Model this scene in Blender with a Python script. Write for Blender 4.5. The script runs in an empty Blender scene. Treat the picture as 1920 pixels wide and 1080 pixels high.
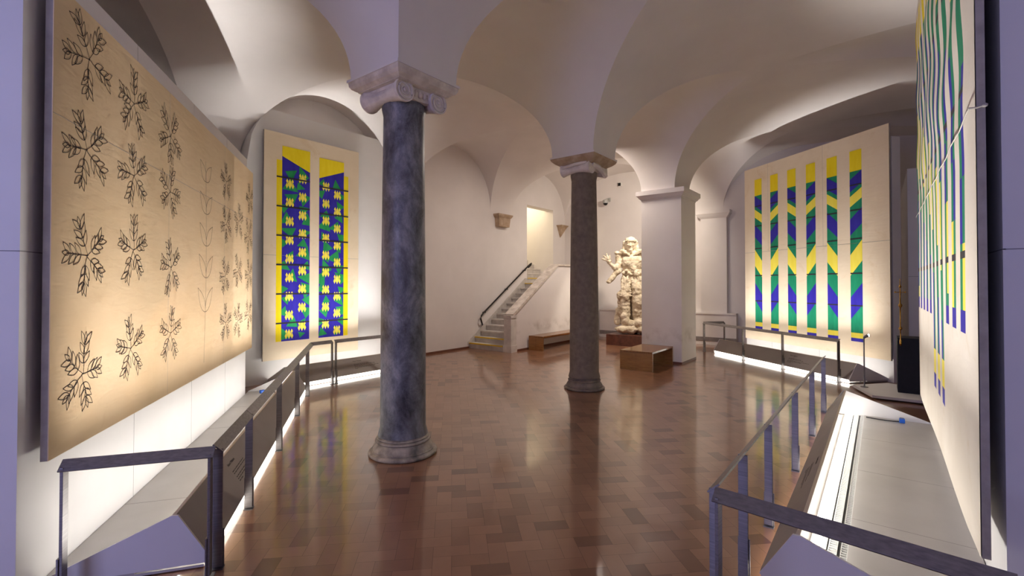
import bpy, bmesh, math, random
from mathutils import Vector, Matrix, noise as mnoise

random.seed(7)
SC = bpy.context.scene
COL = SC.collection
PI = math.pi

# ------------------------------------------------------------------ materials
def lin(r, g, b):
    f = lambda c: (c / 255.0 / 12.92) if c / 255.0 <= 0.04045 else ((c / 255.0 + 0.055) / 1.055) ** 2.4
    return (f(r), f(g), f(b), 1.0)

class NT:
    def __init__(s, name):
        s.m = bpy.data.materials.new(name)
        s.m.use_nodes = True
        s.t = s.m.node_tree
        s.b = s.t.nodes['Principled BSDF']
    def n(s, typ, **kw):
        nd = s.t.nodes.new(typ)
        for k, v in kw.items():
            if k in nd.bl_rna.properties and not k.startswith('in_'):
                setattr(nd, k, v)
        return nd
    def l(s, a, b):
        s.t.links.new(a, b)
    def coord(s, scale=(1, 1, 1)):
        tc = s.n('ShaderNodeTexCoord'); mp = s.n('ShaderNodeMapping')
        mp.inputs['Scale'].default_value = scale
        s.l(tc.outputs['Object'], mp.inputs['Vector'])
        return mp.outputs['Vector']
    def noise(s, vec, scale, detail=4, rough=0.55, dist=0.0):
        nd = s.n('ShaderNodeTexNoise')
        nd.inputs['Scale'].default_value = scale
        nd.inputs['Detail'].default_value = detail
        nd.inputs['Roughness'].default_value = rough
        nd.inputs['Distortion'].default_value = dist
        s.l(vec, nd.inputs['Vector'])
        return nd.outputs['Fac']
    def ramp(s, fac, stops, interp='LINEAR'):
        nd = s.n('ShaderNodeValToRGB')
        nd.color_ramp.interpolation = interp
        els = nd.color_ramp.elements
        while len(els) < len(stops):
            els.new(0.5)
        for e, (p, c) in zip(els, stops):
            e.position = p; e.color = c
        s.l(fac, nd.inputs['Fac'])
        return nd.outputs['Color']
    def mix(s, fac, a, b, mode='MIX'):
        nd = s.n('ShaderNodeMixRGB'); nd.blend_type = mode
        for sock, v in ((nd.inputs[0], fac), (nd.inputs[1], a), (nd.inputs[2], b)):
            if isinstance(v, bpy.types.NodeSocket):
                s.l(v, sock)
            else:
                sock.default_value = v
        return nd.outputs[0]
    def base(s, c):
        if isinstance(c, bpy.types.NodeSocket):
            s.l(c, s.b.inputs['Base Color'])
        else:
            s.b.inputs['Base Color'].default_value = c
    def set(s, **kw):
        for k, v in kw.items():
            s.b.inputs[k.replace('_', ' ')].default_value = v
    def bump(s, h, strength=0.2, dist=0.01):
        nd = s.n('ShaderNodeBump')
        nd.inputs['Strength'].default_value = strength
        nd.inputs['Distance'].default_value = dist
        s.l(h, nd.inputs['Height'])
        s.l(nd.outputs['Normal'], s.b.inputs['Normal'])

def plain(name, rgb, rough=0.6, metal=0.0, spec=0.5):
    k = NT(name); k.base(lin(*rgb)); k.set(Roughness=rough, Metallic=metal)
    k.b.inputs['Specular IOR Level'].default_value = spec
    return k.m

def noisy(name, rgb1, rgb2, scale=6, rough=0.6, metal=0.0, bump=0.0, bscale=60, stretch=(1, 1, 1), spec=0.5, detail=5):
    k = NT(name)
    v = k.coord(stretch)
    f = k.noise(v, scale, detail)
    k.base(k.ramp(f, [(0.32, lin(*rgb1)), (0.68, lin(*rgb2))]))
    k.set(Roughness=rough, Metallic=metal)
    k.b.inputs['Specular IOR Level'].default_value = spec
    if bump:
        k.bump(k.noise(v, bscale, 3), bump, 0.01)
    return k.m

M = {}
M['plaster'] = noisy('plaster', (222, 216, 214), (228, 222, 220), 1.6, 0.92, bump=0.06, bscale=35, spec=0.2)
def worn():
    k = NT('worn_plaster')
    v = k.coord()
    c = k.ramp(k.noise(v, 1.6, 5), [(0.32, lin(222, 216, 214)), (0.68, lin(228, 222, 220))])
    sx = k.n('ShaderNodeSeparateXYZ'); k.l(v, sx.inputs[0])
    band = k.ramp(sx.outputs['Z'], [(0.36, (0, 0, 0, 1)), (0.48, (1, 1, 1, 1)), (0.56, (1, 1, 1, 1)), (0.74, (0, 0, 0, 1))])
    sm = k.ramp(k.noise(v, 3.0, 6), [(0.45, (0, 0, 0, 1)), (0.65, (.42, .42, .42, 1))])
    k.base(k.mix(k.mix(1.0, band, sm, 'MULTIPLY'), c, lin(138, 124, 114)))
    k.set(Roughness=0.92)
    return k.m
M['worn'] = worn()
M['dado'] = noisy('dado_paint', (214, 208, 206), (224, 218, 216), 2.5, 0.85, spec=0.2)
M['board'] = noisy('white_board', (224, 222, 222), (230, 228, 228), 2.0, 0.55, spec=0.3)
M['board_seam'] = plain('board_seam', (150, 148, 150), 0.8)
M['grey_trim'] = noisy('grey_vent', (120, 112, 112), (140, 132, 130), 8, 0.7)
M['skirting'] = noisy('brown_skirting', (104, 66, 50), (124, 80, 62), 5, 0.45)
M['grout'] = plain('grout', (62, 42, 34), 0.6)

def floor_mat():
    k = NT('terracotta_tiles')
    at = k.n('ShaderNodeAttribute'); at.attribute_name = 'tone'
    c = k.ramp(at.outputs['Fac'], [(0.0, lin(108, 70, 50)), (0.25, lin(132, 91, 67)), (0.6, lin(150, 107, 80)), (1.0, lin(166, 122, 93))])
    v = k.coord()
    f = k.noise(v, 7.0, 6)
    c2 = k.mix(0.22, c, k.ramp(f, [(0.3, (0.45, 0.45, 0.45, 1)), (0.7, (0.95, 0.95, 0.95, 1))]), 'MULTIPLY')
    k.base(c2)
    r = k.ramp(k.noise(v, 2.3, 4), [(0.3, (0.278, 0.278, 0.278, 1)), (0.7, (0.3, 0.3, 0.3, 1))])
    k.l(r, k.b.inputs['Roughness'])
    k.b.inputs['Specular IOR Level'].default_value = 0.5
    k.set(Coat_Weight=0.85, Coat_Roughness=0.09)
    return k.m
M['floor'] = floor_mat()

def marble(name, dark, mid, light, warm):
    k = NT(name)
    v = k.coord((1, 1, 0.6))
    f1 = k.noise(v, 4.0, 12, 0.74, 0.35)
    c = k.ramp(f1, [(0.37, lin(*dark)), (0.5, lin(*mid)), (0.68, lin(*light))])
    vein = k.ramp(k.noise(v, 9.0, 9, 0.75, 1.4), [(0.492, (0, 0, 0, 1)), (0.503, (1, 1, 1, 1)), (0.514, (0, 0, 0, 1))])
    vm = k.mix(1.0, vein, k.ramp(k.noise(v, 2.6, 4), [(0.5, (0, 0, 0, 1)), (0.7, (.5, .5, .5, 1))]), 'MULTIPLY')
    c = k.mix(vm, c, lin(*[min(255, x + 50) for x in light]))
    c = k.mix(k.ramp(k.noise(k.coord((1, 1, .25)), 3.1, 6, 0.65, 0.4), [(0.5, (0, 0, 0, 1)), (0.75, (0.5, 0.5, 0.5, 1))]), c, lin(*warm))
    k.base(c)
    k.set(Roughness=0.42)
    k.bump(k.noise(v, 60, 4), 0.12, 0.006)
    return k.m
M['marble_blue'] = marble('blue_grey_marble', (46, 46, 54), (98, 99, 111), (152, 152, 162), (104, 95, 88))
M['granite'] = noisy('brown_granite', (104, 92, 84), (124, 110, 101), 14, 0.6, bump=0.15, bscale=70, spec=0.25, detail=9)
M['base_stone'] = noisy('worn_base_stone', (92, 88, 84), (196, 184, 168), 7, 0.6, bump=0.4, bscale=40, detail=8)
M['base_dark'] = noisy('dark_base_stone', (96, 84, 78), (134, 120, 110), 9, 0.6, bump=0.3, bscale=40)
M['travertine'] = noisy('travertine', (190, 178, 168), (228, 218, 208), 8, 0.75, bump=0.45, bscale=28)
M['travertine_tan'] = noisy('tan_travertine', (158, 132, 106), (190, 168, 146), 8, 0.75, bump=0.4, bscale=28)
M['capital'] = noisy('carved_capital_marble', (206, 196, 192), (232, 224, 220), 7, 0.7, bump=0.5, bscale=34)
M['stair_marble'] = noisy('stair_marble', (196, 190, 184), (224, 218, 212), 5, 0.45)
M['stair_riser'] = noisy('stair_riser', (176, 170, 166), (204, 198, 192), 6, 0.5)
M['yellow_tape'] = plain('yellow_tape', (214, 178, 30), 0.6)
M['dark_iron'] = plain('dark_iron', (46, 42, 42), 0.4, 0.7)
M['steel'] = noisy('brushed_steel', (126, 123, 126), (150, 147, 148), 3, 0.42, 0.9, stretch=(8, 1, 40))
M['panel'] = noisy('grey_satin_panel', (140, 131, 126), (152, 143, 138), 2, 0.5, 0.1)
M['panel_edge'] = plain('panel_edge', (190, 176, 160), 0.6)
M['laminate'] = noisy('grey_laminate', (186, 182, 178), (198, 194, 190), 2, 0.35)
M['reflector'] = plain('louvre_reflector', (226, 226, 224), 0.3, 0.35)
M['black'] = plain('black_plastic', (18, 18, 20), 0.5)
M['blue_plug'] = plain('blue_plug', (20, 88, 190), 0.4)
M['text'] = plain('caption_ink', (62, 56, 54), 0.7)
M['wood'] = None
def wood():
    k = NT('oak_wood')
    v = k.coord((1.2, 1.2, 16))
    f = k.noise(v, 4.0, 6, 0.6, 1.2)
    k.base(k.ramp(f, [(0.3, lin(124, 84, 44)), (0.7, lin(164, 118, 68))]))
    k.set(Roughness=0.28)
    return k.m
M['wood'] = wood()
def woodtop():
    k = NT('oak_wood_top')
    v = k.coord((1.2, 14, 1))
    f = k.noise(v, 4.0, 6, 0.6, 1.2)
    k.base(k.ramp(f, [(0.3, lin(112, 72, 40)), (0.7, lin(150, 104, 62))]))
    k.set(Roughness=0.2)
    return k.m
M['wood_top'] = woodtop()
M['red_marble'] = noisy('dark_red_marble', (70, 38, 30), (104, 62, 48), 9, 0.3)
M['statue'] = noisy('weathered_plaster', (182, 166, 140), (222, 208, 186), 7, 0.9, bump=0.8, bscale=38, spec=0.2, detail=8)
M['canvas_tan'] = None
def canvas(name, c1, c2, c3):
    k = NT(name)
    v = k.coord()
    f = k.noise(v, 1.3, 6, 0.6, 0.3)
    c = k.ramp(f, [(0.35, lin(*c1)), (0.65, lin(*c2))])
    st = k.ramp(k.noise(v, 2.6, 8, 0.65, 0.8), [(0.58, (0, 0, 0, 1)), (0.72, (0.55, 0.55, 0.55, 1))])
    c = k.mix(st, c, lin(*c3))
    k.base(c); k.set(Roughness=0.85)
    k.b.inputs['Specular IOR Level'].default_value = 0.2
    w = k.noise(k.coord((1, 1, 4)), 5.0, 3, 0.5, 0.6)
    k.bump(w, 0.10, 0.02)
    return k.m
M['canvas_tan'] = canvas('aged_tan_canvas', (228, 204, 166), (234, 212, 178), (218, 190, 150))
M['canvas_cream'] = canvas('cream_canvas', (226, 208, 180), (234, 218, 194), (216, 190, 152))
M['canvas_pale'] = canvas('pale_canvas', (220, 211, 198), (230, 222, 211), (212, 197, 174))
M['canvas_edge'] = noisy('canvas_edge', (150, 144, 138), (172, 166, 160), 12, 0.85)
M['ink'] = plain('ink_line', (54, 46, 44), 0.8, spec=0.1)
M['ink_soft'] = plain('soft_ink_line', (112, 96, 82), 0.8, spec=0.1)
def paint(name, a, b):
    return noisy(name, a, b, 5, 0.6, stretch=(3, 3, 0.7), spec=0.2)
M['p_blue'] = paint('ultramarine_paint', (44, 38, 150), (54, 46, 168))
M['p_green'] = paint('emerald_paint', (20, 124, 92), (30, 142, 104))
M['p_leaf'] = paint('leaf_green_paint', (30, 132, 78), (44, 150, 88))
M['p_yellow'] = paint('yellow_paint', (238, 212, 20), (244, 222, 44))
M['p_lemon'] = paint('lemon_paint', (240, 222, 76), (246, 230, 96))
M['p_black'] = plain('black_paint', (34, 32, 44), 0.7)
M['navy'] = noisy('navy_cloth', (22, 24, 36), (28, 30, 44), 20, 0.8)
M['brass'] = plain('brass', (184, 140, 66), 0.25, 1.0)
M['white_plastic'] = plain('white_plastic', (220, 218, 214), 0.4)
M['camera_grey'] = plain('camera_grey', (176, 176, 172), 0.35)
M['glass_black'] = plain('dark_dome', (14, 14, 18), 0.08)

def emis(name, rgb, s):
    k = NT(name)
    k.base((0.8, 0.8, 0.8, 1))
    k.b.inputs['Emission Color'].default_value = rgb
    k.b.inputs['Emission Strength'].default_value = s
    return k.m
M['tube'] = emis('fluorescent_tube', (1.0, 0.97, 0.9, 1), 13.0)
M['led'] = emis('led_bar', (1.0, 0.97, 0.86, 1), 3.2)
M['lamp_on'] = emis('small_lamp_glow', (1.0, 0.95, 0.85, 1), 40.0)
def glassm():
    k = NT('window_glass'); k.base((0.9, 0.95, 1, 1)); k.set(Roughness=0.02)
    k.b.inputs['Transmission Weight'].default_value = 1.0
    return k.m
M['glass'] = glassm()

# ------------------------------------------------------------------ mesh builder
class MB:
    def __init__(s):
        s.v, s.f, s.m, s.sm = [], [], [], []
    def poly(s, pts, mi=0, smooth=False):
        b = len(s.v); s.v += [tuple(p) for p in pts]
        s.f.append(tuple(range(b, b + len(pts)))); s.m.append(mi); s.sm.append(smooth)
    def box(s, lo, hi, mi=0):
        x0, y0, z0 = lo; x1, y1, z1 = hi
        b = len(s.v)
        s.v += [(x0, y0, z0), (x1, y0, z0), (x1, y1, z0), (x0, y1, z0), (x0, y0, z1), (x1, y0, z1), (x1, y1, z1), (x0, y1, z1)]
        for q in ((0, 3, 2, 1), (4, 5, 6, 7), (0, 1, 5, 4), (1, 2, 6, 5), (2, 3, 7, 6), (3, 0, 4, 7)):
            s.f.append(tuple(b + i for i in q)); s.m.append(mi); s.sm.append(False)
    def prism(s, pts, d, mi=0):
        """closed polygon pts (3D) extruded by vector d"""
        n = len(pts); b = len(s.v)
        s.v += [tuple(p) for p in pts] + [tuple(Vector(p) + Vector(d)) for p in pts]
        s.f.append(tuple(range(b, b + n))[::-1]); s.m.append(mi); s.sm.append(False)
        s.f.append(tuple(range(b + n, b + 2 * n))); s.m.append(mi); s.sm.append(False)
        for i in range(n):
            j = (i + 1) % n
            s.f.append((b + i, b + j, b + n + j, b + n + i)); s.m.append(mi); s.sm.append(False)
    def grid(s, rows, mi=0, smooth=True, close=False):
        b = len(s.v); w = len(rows[0])
        for r in rows: s.v += [tuple(p) for p in r]
        for i in range(len(rows) - 1):
            for j in range(w if close else w - 1):
                k = (j + 1) % w
                s.f.append((b + i * w + j, b + i * w + k, b + (i + 1) * w + k, b + (i + 1) * w + j))
                s.m.append(mi); s.sm.append(smooth)
    def lathe(s, prof, n=48, c=(0, 0, 0), mi=0, axis='z', caps=True, smooth=True, jitter=None):
        rows = []
        for (r, h) in prof:
            row = []
            for i in range(n):
                a = 2 * PI * i / n
                rr = r
                if jitter: rr = r * (1 + jitter(a, h))
                p = (rr * math.cos(a), rr * math.sin(a), h)
                if axis == 'x': p = (p[2], p[0], p[1])
                if axis == 'y': p = (p[1], p[2], p[0])
                row.append((p[0] + c[0], p[1] + c[1], p[2] + c[2]))
            rows.append(row)
        s.grid(rows, mi, smooth, True)
        if caps:
            s.poly(rows[0][::-1], mi); s.poly(rows[-1], mi)
    def tube(s, pts, r, n=8, mi=0, smooth=True, caps=True):
        pts = [Vector(p) for p in pts]
        rows = []
        up = Vector((0, 0, 1))
        for i, p in enumerate(pts):
            t = (pts[min(i + 1, len(pts) - 1)] - pts[max(i - 1, 0)]).normalized()
            ref = up if abs(t.z) < 0.9 else Vector((1, 0, 0))
            a = t.cross(ref).normalized(); bb = t.cross(a).normalized()
            rad = r[i] if isinstance(r, (list, tuple)) else r
            rows.append([p + a * (rad * math.cos(2 * PI * k / n)) + bb * (rad * math.sin(2 * PI * k / n)) for k in range(n)])
        s.grid(rows, mi, smooth, True)
        if caps:
            s.poly(rows[0][::-1], mi); s.poly(rows[-1], mi)
    def ellipsoid(s, c, r, mi=0, nu=20, nv=12, rot=None):
        rows = []
        for j in range(nv + 1):
            ph = -PI / 2 + PI * j / nv
            row = []
            for i in range(nu):
                th = 2 * PI * i / nu
                p = Vector((r[0] * math.cos(ph) * math.cos(th), r[1] * math.cos(ph) * math.sin(th), r[2] * math.sin(ph)))
                if rot: p = rot @ p
                row.append(p + Vector(c))
            rows.append(row)
        s.grid(rows, mi, True, True)
    def build(s, name, mats, parent=None, loc=None, rz=0.0, bevel=0.0, weld=True):
        me = bpy.data.meshes.new(name)
        me.from_pydata(s.v, [], s.f)
        if not isinstance(mats, (list, tuple)): mats = [mats]
        for m in mats: me.materials.append(m)
        me.polygons.foreach_set('material_index', s.m)
        me.polygons.foreach_set('use_smooth', s.sm)
        me.update()
        if any(s.sm): me.set_sharp_from_angle(angle=math.radians(42))
        o = bpy.data.objects.new(name, me)
        COL.objects.link(o)
        if parent is not None: o.parent = parent
        if loc is not None: o.location = loc
        if rz: o.rotation_euler = (0, 0, rz)
        if bevel:
            bm = bmesh.new(); bm.from_mesh(me)
            bmesh.ops.remove_doubles(bm, verts=bm.verts, dist=1e-5)
            bmesh.ops.recalc_face_normals(bm, faces=bm.faces)
            bmesh.ops.bevel(bm, geom=list(bm.edges), offset=bevel, segments=2, affect='EDGES', profile=0.6)
            bm.to_mesh(me); bm.free()
        return o

def tag(o, label, cat, group=None, kind='thing'):
    o['label'] = label; o['category'] = cat; o['kind'] = kind
    if group: o['group'] = group
    return o
def thing(name, label, cat, loc=(0, 0, 0), rz=0.0, group=None):
    o = bpy.data.objects.new(name, None)
    o.empty_display_size = 0.2
    COL.objects.link(o); o.location = loc; o.rotation_euler = (0, 0, rz)
    return tag(o, label, cat, group)
def struct(o):
    o['kind'] = 'structure'; return o

# ------------------------------------------------------------------ room frame
# world x = u (arcade direction), y = v (towards the back wall), z up, camera over the origin
S, RISE = 3.525, 1.40
UB = [(-3.72, -0.92), (-0.22, 2.6), (3.3, 6.1), (6.8, 9.52), (10.43, 13.25)]
VN0, VNC, VN1 = -3.0, 1.43, 3.25          # front row: wall, crown, arcade side
VB0, VB1 = 3.95, 8.1                      # back row
VBC = (VB0 + VB1) / 2
U0, U1 = -4.4, 13.25

def ceiling():
    mb = MB(); N = 22
    th = [PI * i / (2 * N) for i in range(N + 1)]
    rows = [(VN0, VNC, VN1), (VB0, VBC, VB1)]
    def zz(t): return S + RISE * math.sin(t)
    def ell(c, a, t): return c + a * (1 - 0) * math.cos(t)
    for (u0, u1) in UB:
        uc, a = (u0 + u1) / 2, (u1 - u0) / 2
        for (v0, vc, v1) in rows:
            lo, hi = vc - v0, v1 - vc
            # webs whose profile runs in u (next to the v-edges)
            for (ve, sgn, c) in ((v0, -1, lo), (v1, 1, hi)):
                full = [(uc - a * math.cos(t), zz(t), vc + sgn * c * math.cos(t)) for t in th] + \
                       [(uc + a * math.cos(t), zz(t), vc + sgn * c * math.cos(t)) for t in th[::-1][1:]]
                g = []
                K = 8
                for k in range(K + 1):
                    g.append([(u, ve + (vv - ve) * k / K, z) for (u, z, vv) in full])
                mb.grid(g)
            for (ue, sgn) in ((u0, -1), (u1, 1)):
                full = [(vc - lo * math.cos(t), zz(t), uc + sgn * a * math.cos(t)) for t in th] + \
                       [(vc + hi * math.cos(t), zz(t), uc + sgn * a * math.cos(t)) for t in th[::-1][1:]]
                g = []
                K = 8
                for k in range(K + 1):
                    g.append([(ue + (uu - ue) * k / K, v, z) for (v, z, uu) in full])
                mb.grid(g)
        # arcade band between the two rows
        prof = [(uc - a * math.cos(t), zz(t)) for t in th] + [(uc + a * math.cos(t), zz(t)) for t in th[::-1][1:]]
        mb.grid([[(u, v, z) for (u, z) in prof] for v in (VN1, (VN1 + VB0) / 2, VB0)])
    bands = [(U0, UB[0][0])] + [(UB[i][1], UB[i + 1][0]) for i in range(len(UB) - 1)]
    for (a0, a1) in bands:
        for (v0, vc, v1) in rows:
            prof = [(vc - (vc - v0) * math.cos(t), zz(t)) for t in th] + [(vc + (v1 - vc) * math.cos(t), zz(t)) for t in th[::-1][1:]]
            mb.grid([[(u, v, z) for (v, z) in prof] for u in (a0, (a0 + a1) / 2, a1)])
        mb.poly([(a0, VN1, S), (a1, VN1, S), (a1, VB0, S), (a0, VB0, S)])
    o = mb.build('ceiling', M['plaster'])
    bm = bmesh.new(); bm.from_mesh(o.data)
    bmesh.ops.recalc_face_normals(bm, faces=bm.faces)
    for f in bm.faces:
        if f.normal.z > 0: f.normal_flip()
    bm.to_mesh(o.data); bm.free()
    struct(o)
ceiling()

# floor: herringbone of terracotta tiles laid at 45 degrees
def floor():
    W = 0.109
    c45 = math.cos(PI / 4)
    vs, fs, tone = [], [], []
    rnd = random.Random(11)
    def w(p, q): return (c45 * (p - q) * W, c45 * (p + q) * W)
    R = 190
    for i in range(-R, R):
        for j in range(-R, R):
            m = (i - j) % 4
            if m == 0: di, dj = 2, 1
            elif m == 3: di, dj = 1, 2
            else: continue
            cx, cy = w(i + di / 2, j + dj / 2)
            if not (U0 - .1 < cx < U1 + .1 and VN0 - .1 < cy < VB1 + .1): continue
            g = 0.006
            b = len(vs)
            for (p, q) in ((i + g, j + g), (i + di - g, j + g), (i + di - g, j + dj - g), (i + g, j + dj - g)):
                x, y = w(p, q)
                vs.append((x, y, rnd.uniform(-0.00005, 0.00005)))
            fs.append((b, b + 1, b + 2, b + 3))
            t = rnd.random()
            tone.append(0.62 + rnd.gauss(0, 0.1) if t > 0.2 else rnd.uniform(0.0, 0.45))
    nt = len(fs)
    b = len(vs)
    vs += [(U0 - .3, VN0 - .3, -0.0016), (U1 + .3, VN0 - .3, -0.0016), (U1 + .3, VB1 + .3, -0.0016), (U0 - .3, VB1 + .3, -0.0016),
           (U0 - .3, VN0 - .3, -0.2), (U1 + .3, VN0 - .3, -0.2), (U1 + .3, VB1 + .3, -0.2), (U0 - .3, VB1 + .3, -0.2)]
    for q in ((0, 1, 2, 3), (7, 6, 5, 4), (4, 5, 1, 0), (5, 6, 2, 1), (6, 7, 3, 2), (7, 4, 0, 3)):
        fs.append(tuple(b + k for k in q)); tone.append(0.5)
    me = bpy.data.meshes.new('floor'); me.from_pydata(vs, [], fs)
    at = me.attributes.new('tone', 'FLOAT', 'FACE')
    at.data.foreach_set('value', tone)
    me.materials.append(M['floor']); me.materials.append(M['grout'])
    me.polygons.foreach_set('material_index', [0] * nt + [1] * 6)
    me.update()
    o = bpy.data.objects.new('floor', me); COL.objects.link(o); struct(o)
floor()

# walls -------------------------------------------------------------
OP0, OP1, OPZ = 11.15, 12.55, 3.9        # stair opening in the back wall
def walls():
    mb = MB()
    T = 0.3
    mb.box((U0, VB1, 0), (OP0, VB1 + T, 5.3)); mb.box((OP1, VB1, 0), (U1 + T, VB1 + T, 5.3)); mb.box((OP0, VB1, OPZ), (OP1, VB1 + T, 5.3))
    mb.box((OP0, VB1, 0), (OP1, VB1 + T, 1.55))
    struct(mb.build('wall_back', M['plaster']))
    # stair well behind the opening
    mb = MB()
    mb.box((OP0 - .2, VB1 + T, 0), (OP0, 11.6, 5.3)); mb.box((OP1, VB1 + T, 0), (OP1 + .2, 11.6, 5.3))
    mb.box((OP0 - .2, 11.6, 0), (OP1 + .2, 11.8, 5.3)); mb.box((OP0 - .2, VB1 + T, 5.1), (OP1 + .2, 11.8, 5.3))
    struct(mb.build('wall_stairwell', M['plaster']))
    mb = MB()
    mb.box((U1, VN0 - T, 0), (U1 + T, VB1 + T, 5.3))
    struct(mb.build('wall_end', M['plaster']))
    mb = MB()
    mb.box((U0 - T, VN0 - T, 0), (U1 + T, VN0, 5.3))
    struct(mb.build('wall_right', M['plaster']))
    # rear wall with one tall window, behind the camera
    mb = MB()
    wv0, wv1, wz0, wz1 = 0.2, 3.0, 0.9, 3.6
    mb.box((U0 - T, VN0, 0), (U0, wv0, 5.3)); mb.box((U0 - T, wv1, 0), (U0, VB1 + T, 5.3))
    mb.box((U0 - T, wv0, 0), (U0, wv1, wz0)); mb.box((U0 - T, wv0, wz1), (U0, wv1, 5.3))
    struct(mb.build('wall_rear', M['plaster']))
    mb = MB()
    for a in (wv0, (wv0 + wv1) / 2 - .03, wv1 - .06): mb.box((U0 - .2, a, wz0), (U0 - .14, a + .06, wz1))
    for a in (wz0, 2.3, wz1 - .06): mb.box((U0 - .2, wv0, a), (U0 - .14, wv1, a + .06))
    struct(mb.build('window_1', M['white_plastic']))
walls()

def endwall_trim():
    # dado with ledge, pilaster and skirting of the end wall
    mb = MB(); mb.box((U1 - .2, 2.9, 0.0), (U1, 6.75, 0.80)); mb.box((U1 - .23, 2.9, 0.80), (U1, 6.75, 0.835))
    struct(mb.build('trim_1', M['dado']))
    mb = MB(); mb.box((U1 - .215, 2.9, 0.10), (U1 - .2, 6.75, 0.20))
    struct(mb.build('baseboard_end', M['grey_trim']))
    mb = MB()
    mb.box((U1 - .16, 3.13, 0.835), (U1, 3.78, 3.32))
    prof = [(0.0, 3.32), (0.02, 3.34), (0.05, 3.37), (0.09, 3.43), (0.10, 3.44), (0.10, 3.52)]
    for (a, z), (b, z2) in zip(prof[:-1], prof[1:]):
        x = U1 - .16
        ring = lambda e, zz: [(x - e, 3.13 - e, zz), (x - e, 3.78 + e, zz), (U1, 3.78 + e, zz), (U1, 3.13 - e, zz)]
        mb.grid([ring(a, z), ring(b, z2)], 0, False, True)
    e = .10; x = U1 - .16
    mb.poly([(x - e, 3.13 - e, 3.52), (x - e, 3.78 + e, 3.52), (U1, 3.78 + e, 3.52), (U1, 3.13 - e, 3.52)])
    struct(mb.build('trim_2', M['plaster']))
    mb = MB(); mb.box((5.0, VB1 - .02, 0), (8.68, VB1, 0.045))
    struct(mb.build('baseboard_back', M['skirting']))
endwall_trim()

# ------------------------------------------------------------------ columns
def spiral_disc(mb, c, R, depth, axis_sign, turns=2.3):
    """ionic volute: flat disc with a raised spiral fillet; lies in the xz plane, facing axis_sign*y"""
    cx, cy, cz = c
    mb.lathe([(R, 0), (R, depth), (R * .93, depth + .006)], 36, (cx, cy if axis_sign > 0 else cy - depth, cz), axis='y') if False else None
    n = 36
    rows = []
    for (r, y) in ((R, 0.0), (R, depth), (R * .9, depth), (R * .86, depth - .01), (0.001, depth - .01)):
        rows.append([(cx + r * math.cos(2 * PI * i / n), cy + axis_sign * y, cz + r * math.sin(2 * PI * i / n)) for i in range(n)])
    mb.grid(rows, 0, False, True)
    pts = []; rad = []
    K = 70
    for i in range(K + 1):
        t = i / K
        r = R * (.88 - .74 * t)
        a = PI / 2 + axis_sign * 2 * PI * turns * t
        pts.append((cx + r * math.cos(a), cy + axis_sign * (depth - .006), cz + r * math.sin(a)))
        rad.append(R * (.085 - .04 * t))
    mb.tube(pts, rad, 6)
    mb.ellipsoid((cx, cy + axis_sign * (depth - .004), cz), (R * .15, R * .1, R * .15), nu=12, nv=8)

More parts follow.
